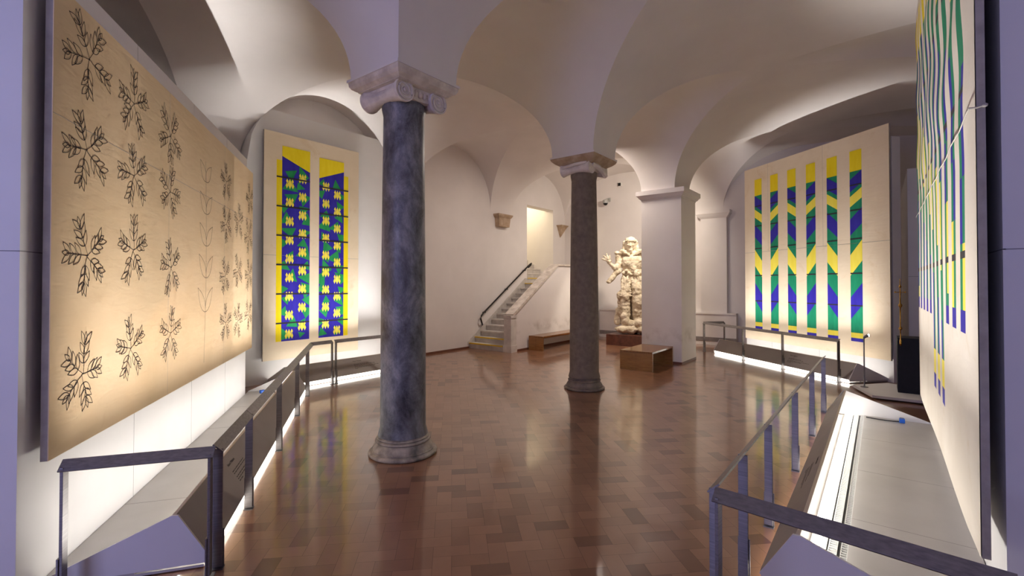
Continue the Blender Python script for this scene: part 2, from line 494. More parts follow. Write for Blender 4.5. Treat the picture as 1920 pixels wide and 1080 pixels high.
def column(name, label, u, v, shaft_m, base_m, aba_m, worn, base_r, r_bot, r_top):
    t = thing(name, label, 'column', (u, v, 0))
    k = base_r / .31
    # attic base
    prof = [(.305, 0.0), (.316, .008), (.320, .018), (.316, .030), (.302, .038), (.288, .041), (.290, .047), (.290, .055), (.280, .057), (.278, .07), (.270, .085), (.258, .102), (.247, .118), (.243, .121),
            (.252, .126), (.258, .134), (.256, .143), (.246, .149), (.236, .15), (.240, .155), (.243, .161), (.240, .168), (.232, .171), (.224, .18)]
    prof = [(.0, 0.0)] + [(r * k, z) for r, z in prof] + [(r_bot * .6, .18)]
    jit = lambda a, h: 0.006 * mnoise.noise(Vector((3 * math.cos(a), 3 * math.sin(a), h * 14)))
    mb = MB(); mb.lathe(prof, 72, jitter=jit)
    mb.build('base', base_m, t)
    # shaft with entasis and an astragal on top
    H0, H1 = .18, 3.30
    pr = [(r_bot * 1.09, H0), (r_bot * 1.06, H0 + .03), (r_bot, H0 + .075)]
    for i in range(1, 24):
        q = i / 24
        r = r_bot + (r_top - r_bot) * (q ** 1.6)
        pr.append((r, H0 + .075 + (H1 - .12 - H0 - .075) * q))
    pr += [(r_top, H1 - .12), (r_top * 1.05, H1 - .07), (r_top * 1.07, H1 - .05), (r_top * 1.07, H1 - .03), (r_top * 1.03, H1), (r_top * 1.03, H1 + .06)]
    mb = MB(); mb.lathe(pr, 64)
    mb.build('shaft', shaft_m, t)
    # ionic capital: echinus, two bolsters along y with volutes on the -y and +y faces, concave front band
    cap = MB()
    zc = 3.33
    rv = .104
    bx = .205
    cap.lathe([(r_top * 1.04, 3.305), (r_top * 1.12, 3.33), (r_top * 1.2, 3.36), (r_top * 1.2, 3.405)], 48)
    rows_worn = 1.0 if not worn else .86
    for sx in (-1, 1):
        prof = []
        for i in range(25):
            q = -1 + 2 * i / 24
            rr = rv * (.56 + .44 * abs(q) ** 1.8) * (1 if not worn else .98)
            if not worn and 0.1 < abs(q) < .22: rr *= .93
            prof.append((rr, .245 * q))
        n = 32
        rows = []
        for r, h in prof:
            rows.append([(sx * bx + r * math.cos(2 * PI * a / n) * (1 + .05 * math.cos(8 * 2 * PI * a / n) * (0 if worn else 1)), h, zc + .005 + r * math.sin(2 * PI * a / n) * (1.0)) for a in range(n)])
        cap.grid(rows, 0, True, True)
        cap.poly(rows[0][::-1]); cap.poly(rows[-1])
        if not worn:
            for sy in (-1, 1):
                spiral_disc(cap, (sx * bx, sy * .235, zc + .005), rv, .03, sy)
    # band between volutes (front and back) with a sagging lower edge and egg-and-dart beads
    for sy in (-1, 1):
        rows = []
        for i in range(17):
            q = -1 + 2 * i / 16
            x = q * bx
            zb = zc - .02 - .03 * (1 - q * q) * .6
            y = sy * (.235 - .03 * (1 - abs(q)))
            rows.append([(x, y * .8, zb), (x, y, zb + .01), (x, y + sy * .01, zc + .05), (x, y + sy * .012, zc + .088), (x, y * .8, zc + .092)])
        cap.grid(rows, 0, True)
        if not worn:
            for i in range(5):
                x = -.11 + .055 * i
                cap.ellipsoid((x, sy * .225, zc + .03), (.02, .022, .034), nu=10, nv=8)
    # filler block under the abacus
    cap.box((-bx - .05, -.235, zc + .045), (bx + .05, .235, 3.415))
    if worn:
        cap.tube([(-bx - .085, .2, zc + .03), (-bx - .09, 0, zc + .05), (-bx - .06, -.2, zc + .07)], .025, 8)
        cap.tube([(-bx * .9, -.235, zc + .06), (0, -.25, zc + .03), (bx + .05, -.235, zc - .06)], .04, 8)
    cap.build('capital', M['capital'], t)
    ab = MB()
    hw = .30
    prof = [(.30, 3.405), (.30, 3.412), (.315, 3.418), (.345, 3.435), (.362, 3.46), (.366, 3.49), (.366, 3.497)]
    if worn: prof = [(.255, 3.385), (.27, 3.395), (.32, 3.425), (.36, 3.46), (.372, 3.485), (.372, 3.497)]
    rings = [[(e, -e, z), (e, e, z), (-e, e, z), (-e, -e, z)] for e, z in prof]
    ab.grid(rings, 0, False, True)
    ab.poly(rings[0][::-1]); ab.poly(rings[-1])
    a = ab.build('abacus', aba_m, t)
    mb = MB(); mb.box((-.378, -.378, 3.497), (.378, .378, 3.522))
    mb.build('plaster_fillet', M['plaster'], a)
    return t
column('stone_column', 'blue-grey marble column with scrolled ionic capital nearest the viewer', 2.95, 3.6, M['marble_blue'], M['base_stone'], M['travertine'], False, .31, .213, .192)
column('stone_column', 'brown granite column with worn capital in front of the staircase', 6.45, 3.6, M['granite'], M['base_dark'], M['travertine_tan'], True, .30, .222, .190)

# square pier
t = thing('square_pier', 'white square pier with moulded cornice behind the short oak bench', 'pier', (9.975, 3.555, 0))
mb = MB(); mb.box((-.455, -.435, 0.04), (.455, .395, 3.36)); mb.build('pier_body', M['worn'], t)
mb = MB(); mb.box((-.46, -.44, 0.0), (.46, .40, 0.04)); mb.build('skirting', M['skirting'], t)
mb = MB()
prof = [(0.0, 3.335), (.012, 3.345), (.012, 3.36), (.03, 3.365), (.07, 3.42), (.085, 3.43), (.085, 3.52)]
rings = [[(.455 + e, -.435 - e, z), (.455 + e, .395 + e, z), (-.455 - e, .395 + e, z), (-.455 - e, -.435 - e, z)] for e, z in prof]
mb.grid(rings, 0, False, True); mb.poly(rings[0][::-1]); mb.poly(rings[-1]); mb.build('cornice', M['plaster'], t)

# corbels on the back wall
def corbel(u, w, h, label, pointed=False):
    prof = [(1.0, 0), (1.0, -.04), (.93, -.055), (.9, -.075), (.8, -.1), (.72, -h)] if not pointed else [(1.0, 0), (.95, -.03), (.8, -.06), (.45, -h * .55), (.06, -h)]
    mb = MB()
    rings = []
    for k, z in prof:
        rings.append([(-w / 2 * k, 0, z), (-w / 2 * k, -.2 * k, z), (w / 2 * k, -.2 * k, z), (w / 2 * k, 0, z)])
    mb.grid(rings, 0, False, True); mb.poly(rings[0]); mb.poly(rings[-1][::-1])
    o = mb.build('wall_corbel', M['travertine_tan'], loc=(u, VB1, 3.46))
    tag(o, label, 'corbel', 'vault corbels on the back wall')
corbel(6.45, .52, .33, 'stone corbel high on the wall behind the blue-grey column')
corbel(9.93, .60, .33, 'wide stone corbel on the wall above the stair handrail')
corbel(12.95, .42, .38, 'small pointed stone corbel beside the stairwell opening', True)

# ------------------------------------------------------------------ display walls (structure)
A_LEFT = math.atan2(.818, .575)
O_LEFT = (1.15, 3.09, 0); O_BACK = (3.65, 7.07, 0); O_RIGHT = (6.97, .52, 0); O_FAR = (11.5, 3.04, 0)
A_FAR = math.atan2(-.768, -.64)
def dwall(name, origin, rz, lo, hi, seams_x=(), seams_z=(), top=None):
    mb = MB(); mb.box(lo, hi)
    for x in seams_x: mb.box((x - .002, lo[1] - .0006, lo[2]), (x + .002, lo[1] + .01, hi[2]), 1)
    for z in seams_z:
        mb.box((lo[0] - .0006, lo[1] - .0006, z - .0025), (hi[0] + .0006, lo[1] + .01, z + .0025), 1)
        mb.box((lo[0] - .0006, lo[1], z - .0025), (lo[0] + .01, hi[1], z + .0025), 1)
        mb.box((hi[0] - .01, lo[1], z - .0025), (hi[0] + .0006, hi[1], z + .0025), 1)
    o = mb.build(name, [M['board'], M['board_seam']], loc=origin, rz=rz)
    return struct(o)
dwall('wall_left', O_LEFT, A_LEFT, (-.27, .78, 0), (4.30, .98, 3.36), (0.95, 2.15, 3.3), (1.76,))
dwall('wall_right_panel', O_RIGHT, PI, (-.25, .97, 0), (3.84, 1.30, 4.55), (1.2, 2.6), (1.76,))
dwall('wall_far_panel', O_FAR, A_FAR, (.12, .78, 0), (3.52, .95, 4.0), (.9, 2.1, 3.0), ())
dwall('wall_far_pier', (0, 0, 0), 0, (10.3, -.95, 0), (U1, -.37, 3.52), (), (1.72,))
mb = MB(); mb.box((-.27, .985, 0), (-.12, 6.6, 4.95)); struct(mb.build('wall_left_return', M['board'], loc=O_LEFT, rz=A_LEFT))
mb = MB(); mb.box((3.69, 1.305, 0), (3.84, 3.5, 4.95)); struct(mb.build('wall_right_return', M['board'], loc=O_RIGHT, rz=PI))
# board behind the back canvas, its top following the vault
mb = MB()
pts = [(3.02, 7.80, 0)]
uc, a = 4.7, 1.4
top = []
for i in range(0, 41):
    u = 3.3 + 2.76 * i / 40
    q = max(0.0, 1 - ((u - uc) / a) ** 2)
    top.append((u, 7.80, min(4.44, S + RISE * math.sqrt(q))))
poly = [(3.02, 7.80, 0), (6.06, 7.80, 0), (6.06, 7.80, S)] + top[::-1] + [(3.02, 7.80, S)]
mb.prism(poly, (0, .299, 0))
struct(mb.build('wall_back_panel', M['board']))

# ------------------------------------------------------------------ light boxes
def text_mesh(body, size):
    cu = bpy.data.curves.new('t', 'FONT'); cu.body = body; cu.size = size; cu.extrude = 0.0003
    o = bpy.data.objects.new('t', cu); COL.objects.link(o)
    dg = bpy.context.evaluated_depsgraph_get(); dg.update()
    me = bpy.data.meshes.new_from_object(o.evaluated_get(dg))
    bpy.data.objects.remove(o); bpy.data.curves.remove(cu)
    return me

def light_box(origin, rz, L, label, text_x=None, end0=True, end1=True, x0=0.0, dep=.776):
    t = thing('light_box', label, 'light box', origin, rz, None)
    y0, z0, y1, z1 = 0.0, .068, .17, .315
    slope = math.atan2(z1 - z0, y1 - y0)
    th = .014
    nx = Vector((0, math.sin(slope), -math.cos(slope)))   # inwards
    mb = MB()
    p = [Vector((x0, y0, z0)), Vector((x0, y1, z1)), Vector((x0, y1, z1)) + nx * th, Vector((x0, y0, z0)) + nx * th]
    mb.prism(p, (L, 0, 0))
    e = .001
    pe = [Vector((x0, y1 - .001, z1 + e)), Vector((x0, y1, z1 + e)) + nx * th, ]
    mb.box((x0, y1 - .002, z1 - .004), (x0 + L, y1 + .016, z1 + .003), 1)
    fp = mb.build('front_panel', [M['panel'], M['panel_edge']], t)
    if text_x is not None:
        me = text_mesh('Henri Matisse', .030)
        cap = bpy.data.objects.new('caption_title', me); me.materials.append(M['text']); COL.objects.link(cap)
        cap.parent = fp
        place = Matrix.Translation((text_x, y0, z0)) @ Matrix.Rotation(slope, 4, 'X') @ Matrix.Translation((0, .222, .0008))
        cap.matrix_local = place
        rnd = random.Random(int(text_x * 100))
        mb = MB()
        for (yy, n) in ((.170, 7), (.152, 9), (.122, 10), (.104, 8), (.086, 2)):
            x = 0.0
            for _ in range(n):
                wl = rnd.uniform(.018, .055)
                mb.box((x, yy, .0004), (x + wl, yy + .0065, .0009)); x += wl + .009
        ln = mb.build('caption_lines', M['text'], fp)
        ln.matrix_local = Matrix.Translation((text_x, y0, z0)) @ Matrix.Rotation(slope, 4, 'X')
    # end panels
    ends = []
    if end0: ends.append(x0 - .014)
    if end1: ends.append(x0 + L)
    for xe in ends:
        mb = MB()
        mb.prism([(xe, .0, z0 - .004), (xe, .155, z1), (xe, .185, z1 + .002), (xe, dep - .001, .06), (xe, dep - .001, .035), (xe, .02, .035)], (.014, 0, 0))
        mb.build('end_panel', M['board'], t)
    # floor tray, back board, trough
    mb = MB()
    mb.box((x0, .03, .006), (x0 + L, .36, .02)); mb.box((x0, .36, .006), (x0 + L, dep, .052))
    for k in range(1, int(L / 1.1) + 1):
        mb.box((x0 + k * L / (int(L / 1.1) + 1) - .0015, .36, .04), (x0 + k * L / (int(L / 1.1) + 1) + .0015, dep, .0524), 1)
    mb.box((x0 + .015, .24, .02), (x0 + L - .015, .264, .03), 2); mb.box((x0 + .015, .3105, .02), (x0 + L - .015, .3245, .045), 2)  # black strips drawn in for the shaded gaps beside the louvres
    mb.build('tray_board', [M['laminate'], M['grey_trim'], M['black']], t)
    # two louvred reflectors beside the tube
    for (ya, yb) in ((.265, .31), (.325, .36)):
        mb = MB()
        n = int(L / .03)
        mb.box((x0 + .02, ya, .02), (x0 + L - .02, ya + .004, .05)); mb.box((x0 + .02, yb - .004, .02), (x0 + L - .02, yb, .05)); mb.box((x0 + .02, ya, .02), (x0 + L - .02, yb, .03))
        for k in range(n):
            xx = x0 + .02 + (L - .04) * k / n
            mb.box((xx, ya + .004, .03), (xx + .009, yb - .004, .05))
        mb.build('louvre', M['reflector'], t)
    mb = MB()
    mb.tube([(x0 + .03, .215, .10), (x0 + L - .03, .215, .10)], .017, 14)
    mb.build('fluorescent_tube', M['tube'], t)
    mb = MB()
    mb.box((x0 + .02, .175, .02), (x0 + L - .02, .255, .05)); mb.box((x0 + .02, .02, .02), (x0 + .05, .3, .03))
    mb.build('tube_holder', M['white_plastic'], t)
    mb = MB()
    mb.box((x0 + .01, .012, .008), (x0 + L - .01, .026, .033)); mb.box((x0 + .01, .016, .036), (x0 + L - .01, .026, .062))
    mb.build('led_bar', M['led'], t)
    return t

light_box(O_LEFT, A_LEFT, 4.55, 'grey front light box below the tan canvas of ink sprigs', .78, x0=-.10)
light_box(O_BACK, 0, 2.25, 'grey front light box below the tall two band canvas', 1.15, dep=.725)
light_box(O_RIGHT, PI, 4.14, 'open light box with bright tube below the many striped canvas', 2.6, dep=.965)
light_box(O_FAR, A_FAR, 3.42, 'grey front light box below the six band canvas', 2.1)

def beam(origin, rz, x0, x1, power, yl=.235, zl=.13, tilt=math.radians(16.0), spread=44, color=(1, .965, .92)):
    ld = bpy.data.lights.new('trough_light', 'AREA'); ld.shape = 'RECTANGLE'
    ld.size = x1 - x0; ld.size_y = .03; ld.energy = power; ld.color = color; ld.spread = math.radians(spread)
    o = bpy.data.objects.new('trough_light', ld); COL.objects.link(o)
    # local frame: light looks along its -Z; we want +z tilted towards +y
    R = Matrix.Rotation(rz, 4, 'Z') @ Matrix.Rotation(PI - tilt, 4, 'X')
    o.matrix_world = Matrix.Translation(origin) @ Matrix.Rotation(rz, 4, 'Z') @ Matrix.Translation(((x0 + x1) / 2, yl, zl)) @ Matrix.Rotation(PI - tilt, 4, 'X')
    return o
LB = 0.33
beam(O_LEFT, A_LEFT, -.05, 4.40, 86 * LB)
beam(O_BACK, 0, .05, 2.2, 38 * LB, tilt=math.radians(12.0))
beam(O_RIGHT, PI, .05, 4.09, 58 * LB)
beam(O_FAR, A_FAR, .05, 3.37, 47 * LB)

for (oo, rz_, xa_, xb_, pw) in ((O_LEFT, A_LEFT, -.05, 4.40, 2.4), (O_BACK, 0, .05, 2.2, .8), (O_RIGHT, PI, .05, 4.0, 2), (O_FAR, A_FAR, .05, 3.37, 1.5)):
    beam(oo, rz_, xa_, xb_, pw, yl=.255, zl=.125, tilt=math.radians(62), spread=100)

# ------------------------------------------------------------------ canvases
def canvas_thing(name, label, origin, rz, x0, x1, yf, z0, z1, face_mat):
    t = thing(name, label, 'painted canvas', origin, rz)
    mb = MB(); mb.box((x0, yf + .004, z0), (x1, yf + .034, z1))
    mb.build('stretcher_edge', M['canvas_edge'], t)
    # battens that hold it off the wall
    return t

def ribbon(mb, pts, w, y, mi):
    for i in range(len(pts) - 1):
        (xa, za), (xb, zb) = pts[i], pts[i + 1]
        d = math.hypot(xb - xa, zb - za) or 1e-6
        nx, nz = -(zb - za) / d * w / 2, (xb - xa) / d * w / 2
        ex, ez = (xb - xa) / d * w * .3, (zb - za) / d * w * .3
        mb.poly([(xa + nx - ex, y, za + nz - ez), (xb + nx + ex, y, zb + nz + ez), (xb - nx + ex, y, zb - nz + ez), (xa - nx - ex, y, za - nz - ez)], mi)

def leaf_outline(x, z, ang, L, W, n=9):
    ca, sa = math.cos(ang), math.sin(ang)
    up, dn = [], []
    for i in range(n + 1):
        q = i / n
        h = W * math.sin(PI * q ** .8)
        up.append((q * L, h)); dn.append((q * L, -h))
    pts = up + dn[::-1]
    return [(x + a * ca - b * sa, z + a * sa + b * ca) for a, b in pts]

# 1. tan canvas with plain ink sprigs -------------------------------------
LY = .70
t = canvas_thing('hanging_canvas', 'broad tan canvas with scattered ink plant sprigs above the long light box', O_LEFT, A_LEFT, -.187, 4.30, LY, .70, 3.16, None)
mb = MB()
mb.poly([(-.187, LY, .70), (4.30, LY, .70), (4.30, LY, 3.16), (-.187, LY, 3.16)], 0)
mb.box((-.187, LY, .70), (4.30, LY + .004, 3.16), 0)
rnd = random.Random(5)
def sprig(mb, cx, cz, R, mi, w):
    """a plain rosette: six stalks round a centre, each with paired pointed leaves"""
    a0 = rnd.uniform(0, 1.0)
    for k in range(5):
        a = a0 + k * 2 * PI / 5 + rnd.uniform(-.15, .15)
        Ls = R * rnd.uniform(.82, 1.05)
        ex, ez = cx + Ls * math.cos(a), cz + Ls * math.sin(a)
        ribbon(mb, [(cx + (ex - cx) * q + .01 * math.sin(5 * q + k), cz + (ez - cz) * q) for q in (0, .3, .6, .9)], w, LY - .0012, mi)
        for q in (.3, .54, .8):
            for sgn in (-1, 1):
                px, pz = cx + (ex - cx) * q, cz + (ez - cz) * q
                ribbon(mb, leaf_outline(px, pz, a + sgn * rnd.uniform(.45, .8), R * rnd.uniform(.4, .5), R * .085), w, LY - .0012, mi)
        ribbon(mb, leaf_outline(cx + (ex - cx) * .85, cz + (ez - cz) * .85, a, R * .32, R * .07), w, LY - .0012, mi)
SPRIGS = []
for xs, zs in ((.13, (2.88, 2.38, 1.74, 1.06)), (.71, (2.84, 2.36, 1.80, 1.12)), (1.36, (2.82, 2.36, 1.74, 1.16)),
               (2.95, (2.8, 2.3, 1.72, 1.15)), (3.54, (2.36, 1.76, 1.12)), (4.08, (2.8, 2.28, 1.7, 1.14))):
    for z in zs: SPRIGS.append((xs, z))
for i, (x, z) in enumerate(SPRIGS):
    sprig(mb, x + rnd.uniform(-.03, .03), z + rnd.uniform(-.04, .04), .205 * rnd.uniform(.92, 1.08), 1, .0040)
# one tall plain stem in a fainter line
stem = [(2.22 + .05 * math.sin(q * 3), .82 + 2.0 * q) for q in [i / 20 for i in range(21)]]
ribbon(mb, stem, .005, LY - .0012, 2)
for q in (.25, .42, .58, .74, .9):
    for sgn in (-1, 1):
        x, z = 2.22 + .05 * math.sin(q * 3), .82 + 2.0 * q
        ribbon(mb, leaf_outline(x, z, PI / 2 - sgn * .75, .36 - .12 * q, .06, 14), .005, LY - .0012, 2)
for xx in (1.32, 2.9): ribbon(mb, [(xx, .70), (xx, 3.16)], .003, LY - .0008, 3)
ribbon(mb, [(-.187, 2.48), (4.30, 2.48)], .003, LY - .0008, 3)
mb.build('canvas', [M['canvas_tan'], M['ink'], M['ink_soft'], M['canvas_edge']], t)

# 2. tall canvas with two colour bands --------------------------------------
BY = .64
bx0, bx1, bz0, bz1 = -.13, 1.60, .37, 4.06
t = canvas_thing('hanging_canvas', 'tall cream canvas with two blue and green bands on the back wall', O_BACK, 0, bx0, bx1, BY, bz0, bz1, None)
mb = MB()
mb.box((bx0, BY, bz0), (bx1, BY + .004, bz1), 0)
def rect(mb, xa, xb, za, zb, y, mi): mb.poly([(xa, y, za), (xb, y, za), (xb, y, zb), (xa, y, zb)], mi)
rnd = random.Random(21)
def clip_poly(pts, xa, xb, za, zb):
    def cl(ps, inside, inter):
        out = []
        for i in range(len(ps)):
            a, b = ps[i - 1], ps[i]
            if inside(b):
                if not inside(a): out.append(inter(a, b))
                out.append(b)
            elif inside(a): out.append(inter(a, b))
        return out
    ix = lambda v: (lambda a, b: (v, a[1] + (b[1] - a[1]) * (v - a[0]) / (b[0] - a[0])))
    iz = lambda v: (lambda a, b: (a[0] + (b[0] - a[0]) * (v - a[1]) / (b[1] - a[1]), v))
    for ins, it in ((lambda p: p[0] >= xa, ix(xa)), (lambda p: p[0] <= xb, ix(xb)), (lambda p: p[1] >= za, iz(za)), (lambda p: p[1] <= zb, iz(zb))):
        if len(pts) < 3: return []
        pts = cl(pts, ins, it)
    return pts
def colour_band(mb, xa, xb, za, zb, y, side):
    w = xb - xa
    rect(mb, xa, xb, za, zb, y - .0006, 1)
    # angular green patches over the blue ground
    nz = 15
    for i in range(nz):
        zc = za + (zb - .35 - za) * (i + .5) / nz
        for k in range(2):
            xc = xa + w * (.2 + .6 * k) + rnd.uniform(-.08, .08)
            s = rnd.uniform(.09, .17); a0 = rnd.uniform(0, 2 * PI)
            pts = [(xc + s * rnd.uniform(.6, 1.2) * math.cos(a0 + j * 2 * PI / 3), zc + s * rnd.uniform(.6, 1.2) * math.sin(a0 + j * 2 * PI / 3)) for j in range(3)]
            pts = clip_poly(pts, xa, xb, za, zb)
            if len(pts) > 2: mb.poly([(x, y - .0012, z) for x, z in pts], 2)
    # small yellow lozenges in pairs
    rows = 9
    for i in range(rows):
        zc = za + .14 + (zb - za - .72) * i / (rows - 1)
        for k in range(2):
            xc = xa + w * (.27 + .46 * k); zz = zc + (.09 if (k + side) % 2 else -.03)
            for (dx, dz, sx, sz) in ((0, 0, .038, .085), (-.05, -.03, .022, .05), (.05, -.03, .022, .05), (-.045, .045, .02, .04), (.045, .045, .02, .04)):
                mb.poly([(xc + dx - sx, y - .0018, zz + dz), (xc + dx, y - .0018, zz + dz - sz), (xc + dx + sx, y - .0018, zz + dz), (xc + dx, y - .0018, zz + dz + sz)], 4)
    # yellow cap cut on the slant
    hi, lo_ = (zb - .36, zb - .17) if side == 0 else (zb - .17, zb - .36)
    mb.poly([(xa, y - .0024, lo_), (xb, y - .0024, hi), (xb, y - .0024, zb), (xa, y - .0024, zb)], 3)
    for k in range(6):
        z = za + (zb - za) * (k + .62) / 6.7
        rect(mb, xa - (.09 if side == 0 else 0), xb + (.09 if side else 0), z - .012, z + .012, y - .003, 5)
colour_band(mb, bx0 + .29, bx0 + .77, .66, 3.86, BY, 0)
colour_band(mb, bx0 + .94, bx0 + 1.42, .66, 3.80, BY, 1)
rect(mb, bx0 + .20, bx0 + .29, .66, 3.62, BY - .0006, 3); rect(mb, bx0 + 1.42, bx0 + 1.51, .66, 3.56, BY - .0006, 3)
rect(mb, bx0, bx1, 2.06, 2.065, BY - .0006, 6)
mb.build('canvas', [M['canvas_cream'], M['p_blue'], M['p_leaf'], M['p_yellow'], M['p_lemon'], M['p_black'], M['canvas_edge']], t)

# 3. wide canvas with six vertical bands --------------------------------------
FY = .70
fx0, fx1, fz0, fz1 = .18, 3.54, .36, 4.2
t = canvas_thing('hanging_canvas', 'wide cream canvas with six separate vertical bands behind the black pedestal', O_FAR, A_FAR, fx0, fx1, FY, fz0, fz1, None)
mb = MB()
mb.box((fx0, FY, fz0), (fx1, FY + .004, fz1), 0)
for i in range(6):
    xa = fx0 + .32 + i * .468; xb = xa + .215
    if i == 5: xb += .01
    za, zb = .60, 3.92
    rect(mb, xa, xb, za, zb, FY - .0006, 2)
    rect(mb, xa, xb, za, za + .06, FY - .0012, 1); rect(mb, xa, xb, za + .06, za + .15, FY - .0012, 4)
    s = 1 if i % 2 else -1
    def slant(z0, z1, sh, mi):
        # a plain parallelogram block leaning with the band's side
        if s > 0: mb.poly([(xa, FY - .0012, z0), (xb, FY - .0012, z0 + sh), (xb, FY - .0012, z1), (xa, FY - .0012, z1 - sh)], mi)
        else: mb.poly([(xa, FY - .0012, z0 + sh), (xb, FY - .0012, z0), (xb, FY - .0012, z1 - sh), (xa, FY - .0012, z1)], mi)
    slant(.98, 1.62, .26, 1); slant(1.74, 2.36, .26, 4); slant(2.44, 2.92, .2, 1); slant(2.94, 3.26, .14, 4) ; slant(3.2, 3.56, .14, 1)
    rect(mb, xa, xb, 3.56, zb, FY - .0018, 3)
    for z in (1.22, 1.78, 2.38, 2.88, 3.32):
        rect(mb, xa, xb, z - .011, z + .011, FY - .0024, 5)
rect(mb, fx0, fx1, 2.30, 2.306, FY - .0006, 6)
for x in (fx0 + .72, fx0 + 2.1): rect(mb, x, x + .004, 2.3, fz1, FY - .0006, 6)
mb.build('canvas', [M['canvas_cream'], M['p_blue'], M['p_green'], M['p_yellow'], M['p_lemon'], M['p_black'], M['canvas_edge']], t)

# 4. long canvas with many narrow bands, hung loosely ------------------------------
RY = .87
rx0, rx1, rz0, rz1 = -.17, 3.96, .36, 4.68       # local x runs towards the camera
t = canvas_thing('hanging_canvas', 'long pale canvas with many narrow vertical bands hanging above the open light box', O_RIGHT, PI, rx0, rx1, RY, rz0, rz1, None)
def wave(x, z):
    k = min(1.0, max(0.0, (z - 2.25) / .5)); top = max(0.0, min(1, (rz1 - z) / .3))
    return -.0055 * k * top * (1 + math.sin(z * 9.0 + 1.5 * math.sin(x * 3))) - .004 * (1 + math.sin(x * 2.2 + z))
strips = []
nst = 11
for i in range(nst):
    xa = 3.43 - .35 * (10 - i)
    strips.append((xa, xa + .175, i))
xs = [rx0]
for (a_, b_, i) in strips: xs += [a_, (a_ + b_) / 2, b_]
xs.append(rx1)
zs = [rz0 + (rz1 - rz0) * j / 110 for j in range(111)]
mb = MB()
b0 = 0
vid = {}
for j, z in enumerate(zs):
    for i, x in enumerate(xs):
        vid[(i, j)] = len(mb.v)
        ed = 0 if (0 < i < len(xs) - 1) else 1
        mb.v.append((x, RY + (0 if ed else wave(x, z)), z))
rnd = random.Random(3)
for j in range(110):
    zc = (zs[j] + zs[j + 1]) / 2
    for i in range(len(xs) - 1):
        xc = (xs[i] + xs[i + 1]) / 2
        mi = 0
        for (a_, b_, n) in strips:
            if a_ < xc < b_:
                zb = .75 if n in (5, 6, 7) else 1.34
                if zc > zb and zc < 4.56:
                    half = (xc > (a_ + b_) / 2) ^ (n % 2 == 1)
                    ph = (zc * .83 + .14 * n) % 1.6
                    if zc > 4.1: mi = 3
                    elif zb + .12 > zc: mi = 1
                    elif zb + .3 > zc and n in (5, 6, 7): mi = 4
                    elif ph < .5: mi = 1 if half else 2
                    elif ph < .8: mi = 2
                    elif ph < 1.3: mi = 4 if half else 2
                    else: mi = 2 if half else 1
                    for zk in (1.75, 2.6, 3.5):
                        if abs(zc - zk) < .02: mi = 5
        mb.f.append((vid[(i, j)], vid[(i + 1, j)], vid[(i + 1, j + 1)], vid[(i, j + 1)])); mb.m.append(mi); mb.sm.append(True)
mb.build('canvas', [M['canvas_pale'], M['p_blue'], M['p_green'], M['p_yellow'], M['p_lemon'], M['p_black']], t)
mb = MB()
mb.tube([(rx0 + (rx1 - rx0) * q, RY - .018 - .003 * math.sin(q * 40), 2.36 + .05 * q - .006 * math.sin(q * 3)) for q in [k / 40 for k in range(41)]], .0028, 8)
mb.tube([(rx1 - .004, RY - .018, 2.408), (rx1 + .006, RY, 2.404), (rx1 + .006, RY + .034, 2.41)], .005, 8)
mb.ellipsoid((rx1 + .006, RY + .03, 2.41), (.01, .012, .01), nu=10, nv=8)
mb.build('seam_cord', M['canvas_edge'], t)

# ------------------------------------------------------------------ barriers
def post(mb_parent, x, y=0.0, h=.672, ang=0.0, vis=-1):
    mb = MB()
    mb.box((-.007, -.024, .012), (.007, .024, h))
    p = mb.build('post', M['steel'], mb_parent, (x, y, 0), ang, bevel=.0015)
    mb = MB()
    mb.box((.007, -.03, .0), (.015, .03, .22)); mb.box((-.022, -.03, .0), (.03, .03, .006))
    for zz in (.05, .17): mb.lathe([(.005, .0155), (.005, .019)], 10, (0, 0, zz), axis='x')
    mb.build('foot_bracket', M['steel'], p)
    return p
def rail_bar(parent, pts, vis=-1):
    """flat bar leaning towards the visitors' side (local y times vis), following pts (local x,y)"""
    mb = MB()
    P = [Vector((p[0], p[1])) for p in pts]
    for i in range(len(P) - 1):
        d = (P[i + 1] - P[i]).normalized(); n = Vector((-d.y, d.x)) * vis
        prof = [(.026, .652), (.030, .658), (-.020, .704), (-.026, .698)]
        a = [(P[i].x + n.x * q, P[i].y + n.y * q, z) for q, z in prof]
        e = P[i + 1] - P[i]
        mb.prism(a, (e.x, e.y, 0))
    return mb.build('rail', M['steel'], parent, bevel=.0012)
def barrier(label, origin, ang, length, posts, rails=None, vis=-1):
    t = thing('steel_barrier', label, 'barrier', origin, ang)
    for x in posts: post(t, x)
    js = rails or [0, length]
    for a, b in zip(js[:-1], js[1:]): rail_bar(t, [(a, 0), (b - .004, 0)], vis)
    return t
# long barrier along the left light box with a mitred turn along the back one
eL = Vector((.575, .818)); nL = Vector((-.818, .575))
o = Vector((1.15, 3.09)) + eL * (-.155) + nL * (-.045)
LB_ = 4.86
t = barrier('long steel barrier with a bent end along the tan canvas light box', (o.x, o.y, 0), A_LEFT, 4.8, [.02, .76, 1.99, 3.24, 4.29], [0, .76, 1.99, 3.24, 4.83])
c = Vector((o.x, o.y)) + eL * 4.83
tw = Matrix.Rotation(-A_LEFT, 2)
def loc_of(px, py):
    q = tw @ (Vector((px, py)) - Vector((o.x, o.y))); return q
e2 = loc_of(c.x + .36, c.y + .02)
rail_bar(t, [(4.81, 0), (e2.x, e2.y)])
post(t, e2.x * .995 + 4.82 * .005, e2.y * .985, ang=-A_LEFT)
# short return closing the near end of the left light box
o2 = o - eL * .05 + nL * .0
barrier('short steel barrier closing the near end of the tan canvas light box', (o2.x, o2.y, 0), A_LEFT + PI / 2, .69, [.02, .67], vis=1)
